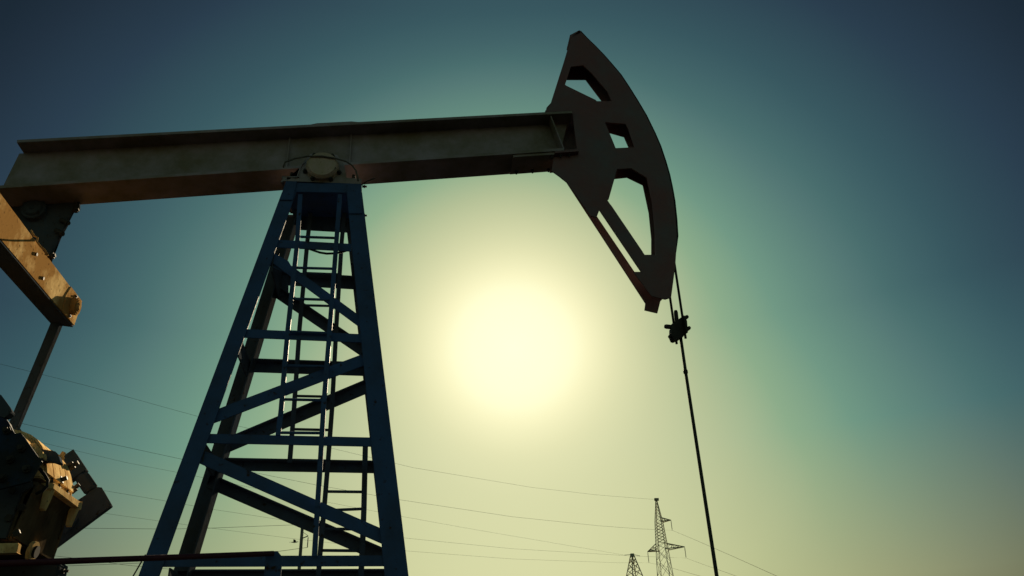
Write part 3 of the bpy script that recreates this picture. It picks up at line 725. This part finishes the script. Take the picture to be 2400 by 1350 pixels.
# ------------------------------------------------------------------ local power pole
YU = 62.0
ut = P(709, 1230, YU); UP = Vector((ut.x, YU, 0))
POLE = thing('power_pole', 'slim dark power pole with two short side arms behind the tower', 'power pole', UP)
bm = new(); m3 = (ut - CAM).length / FPX
tube(bm, [(ut.x, YU, 0), (ut.x, YU, ut.z)], [6 * m3, 3.2 * m3], 12); obj('shaft', bm, M['concrete'], POLE)
a1, a1t = P(708, 1262, YU), P(722.5, 1256, YU); a2, a2t = P(701, 1340, YU), P(735, 1334, YU)
for p, q in ((a1, a1t), (a2, a2t)): bm = new(); bar(bm, p, q, 1.4 * m3, 2.0 * m3); obj('cross_arm', bm, M['galv'], POLE)
bm = new(); tube(bm, [P(710, 1247, YU), a1t], .015, 6); obj('brace_wire', bm, M['wire'], POLE)
dpole = a1t.z - P(723, 1283, YU).z
insulator(a1t - Vector((0, 0, .1)), dpole - .1, POLE, .05)

# ------------------------------------------------------------------ wires
def wire(px, A, z0, label, r=.011, far=None):
    """Hangs between A and the point where the sight line through px[0] reaches height z0."""
    Bp = PZ(*px[0], z0); pts = [PV(x, q, A, Bp) for x, q in px] + [A]
    if far is not None: pts += far
    dense = []
    for i in range(len(pts) - 1):
        for k in range(4): dense.append(pts[i] + (pts[i + 1] - pts[i]) * (k / 4))
    dense.append(pts[-1])
    bm = new(); tube(bm, dense, r, 6); o = obj('power_line', bm, M['wire'], None, True, origin=A)
    tag(o, label, 'wire', 'overhead power lines')
insT, insR, insL = tipT - Vector((0, 0, dropT)), tipR - Vector((0, 0, dropR)), tipL - Vector((0, 0, dropL))
def onward(A, px):                             # the span beyond the pylon, running off and sinking towards the horizon
    far = PZ(*px[-1], 9.0); return [PV(x, q, A, far) for x, q in px]
wire([(-160, 812), (0, 853), (200, 903), (460, 975), (968, 1096), (1244, 1142), (1400, 1160)], Vector(top), zt - .5, 'topmost thin power line, from high at left to the pylon tip')
wire([(-160, 944), (45, 991), (240, 1036), (425, 1076), (598, 1108), (738, 1136), (935, 1171), (1200, 1211), (1400, 1232), (1500, 1239.5)], insT, insT.z + .5, 'strongest thin power line, meeting the upper arm of the tall pylon', .013,
     onward(insT, [(1600, 1253), (1640, 1270), (1720, 1305), (1800, 1341), (1860, 1368)]))
wire([(-160, 978), (75, 1032), (300, 1085), (415, 1107), (605, 1146), (867, 1196), (945, 1211), (1100, 1239), (1300, 1273), (1400, 1290)], Vector(tL2), tL2.z + 1.0, 'faint power line sagging to the small side arm of the shorter pylon', .011)
wire([(-160, 1080), (175, 1138), (245, 1150), (387, 1174), (500, 1194), (665, 1219), (950, 1261), (1200, 1286), (1480, 1303)], insR, insR.z + .5, 'thin power line ending at the longest lower arm of the tall pylon', .010,
     onward(insR, [(1640, 1320), (1700, 1341), (1760, 1363)]))
wire([(-160, 1146), (245, 1203), (372, 1221), (488, 1237), (700, 1264), (800, 1275), (950, 1291), (1200, 1310), (1450, 1319)], insL, insL.z + .5, 'thin power line ending at the short lower arm of the tall pylon', .010,
     onward(insL, [(1560, 1327), (1640, 1350), (1700, 1372)]))
pin_ = Vector((a1t.x, a1t.y, a1t.z - dpole))
wire([(-160, 1236), (195, 1238), (400, 1240), (490, 1238), (600, 1233.5)], P(708, 1229.5, YU), ut.z, 'nearly level faint power line reaching the top of the power pole', .012)
wire([(-160, 1339), (140, 1327), (300, 1321), (480, 1312), (640, 1294)], pin_, pin_.z + .3, 'thin power line just under the red handrail, to the pole insulator', .014)
wire([(-160, 1275), (120, 1302), (175, 1308), (300, 1325), (520, 1345)], Vector(a2t), a2t.z + .3, 'faint power line sloping down behind the handrail to the lower pole arm', .01)

# ------------------------------------------------------------------ bird
bp = P(690, 1271, 70.0)
bm = new()
def bird():
    s = .32
    body = [((-.9, 0, .02), .02), ((-.55, 0, .03), .1), ((0, 0, 0), .16), ((.5, 0, .04), .11), ((.72, 0, .1), .09), ((.85, 0, .1), .06), ((1.0, 0, .07), .012)]
    tube(bm, [bp + Vector(p) * s for p, r in body], [r * s for p, r in body], 10)
    for sgn in (-1, 1):
        rows = [((.35, .1), (-.25, .1), .03), ((.42, .55), (-.2, .5), .28), ((.25, 1.0), (-.22, .95), .42), ((-.05, 1.45), (-.2, 1.4), .38)]
        v = []
        for (x0, y0), (x1, y1), z in rows:
            v.append([bm.verts.new(bp + Vector((x, sgn * y, z + dz)) * s) for x, y, dz in ((x0, y0, .02), (x1, y1, .02), (x1, y1, -.02), (x0, y0, -.03))])
        for i in range(3):
            for k in range(4): bm.faces.new((v[i][k], v[i][(k + 1) % 4], v[i + 1][(k + 1) % 4], v[i + 1][k]))
        bm.faces.new(v[0]); bm.faces.new(v[3])
    tl_ = [bm.verts.new(bp + Vector(p) * s) for p in ((-.7, -.06, .04), (-.7, .06, .04), (-1.3, .2, .03), (-1.3, -.2, .03))]
    bm.faces.new(tl_)
bird()
tag(obj('bird', bm, M['feather'], None, origin=bp), 'tiny dark bird flying beside the power pole', 'bird')
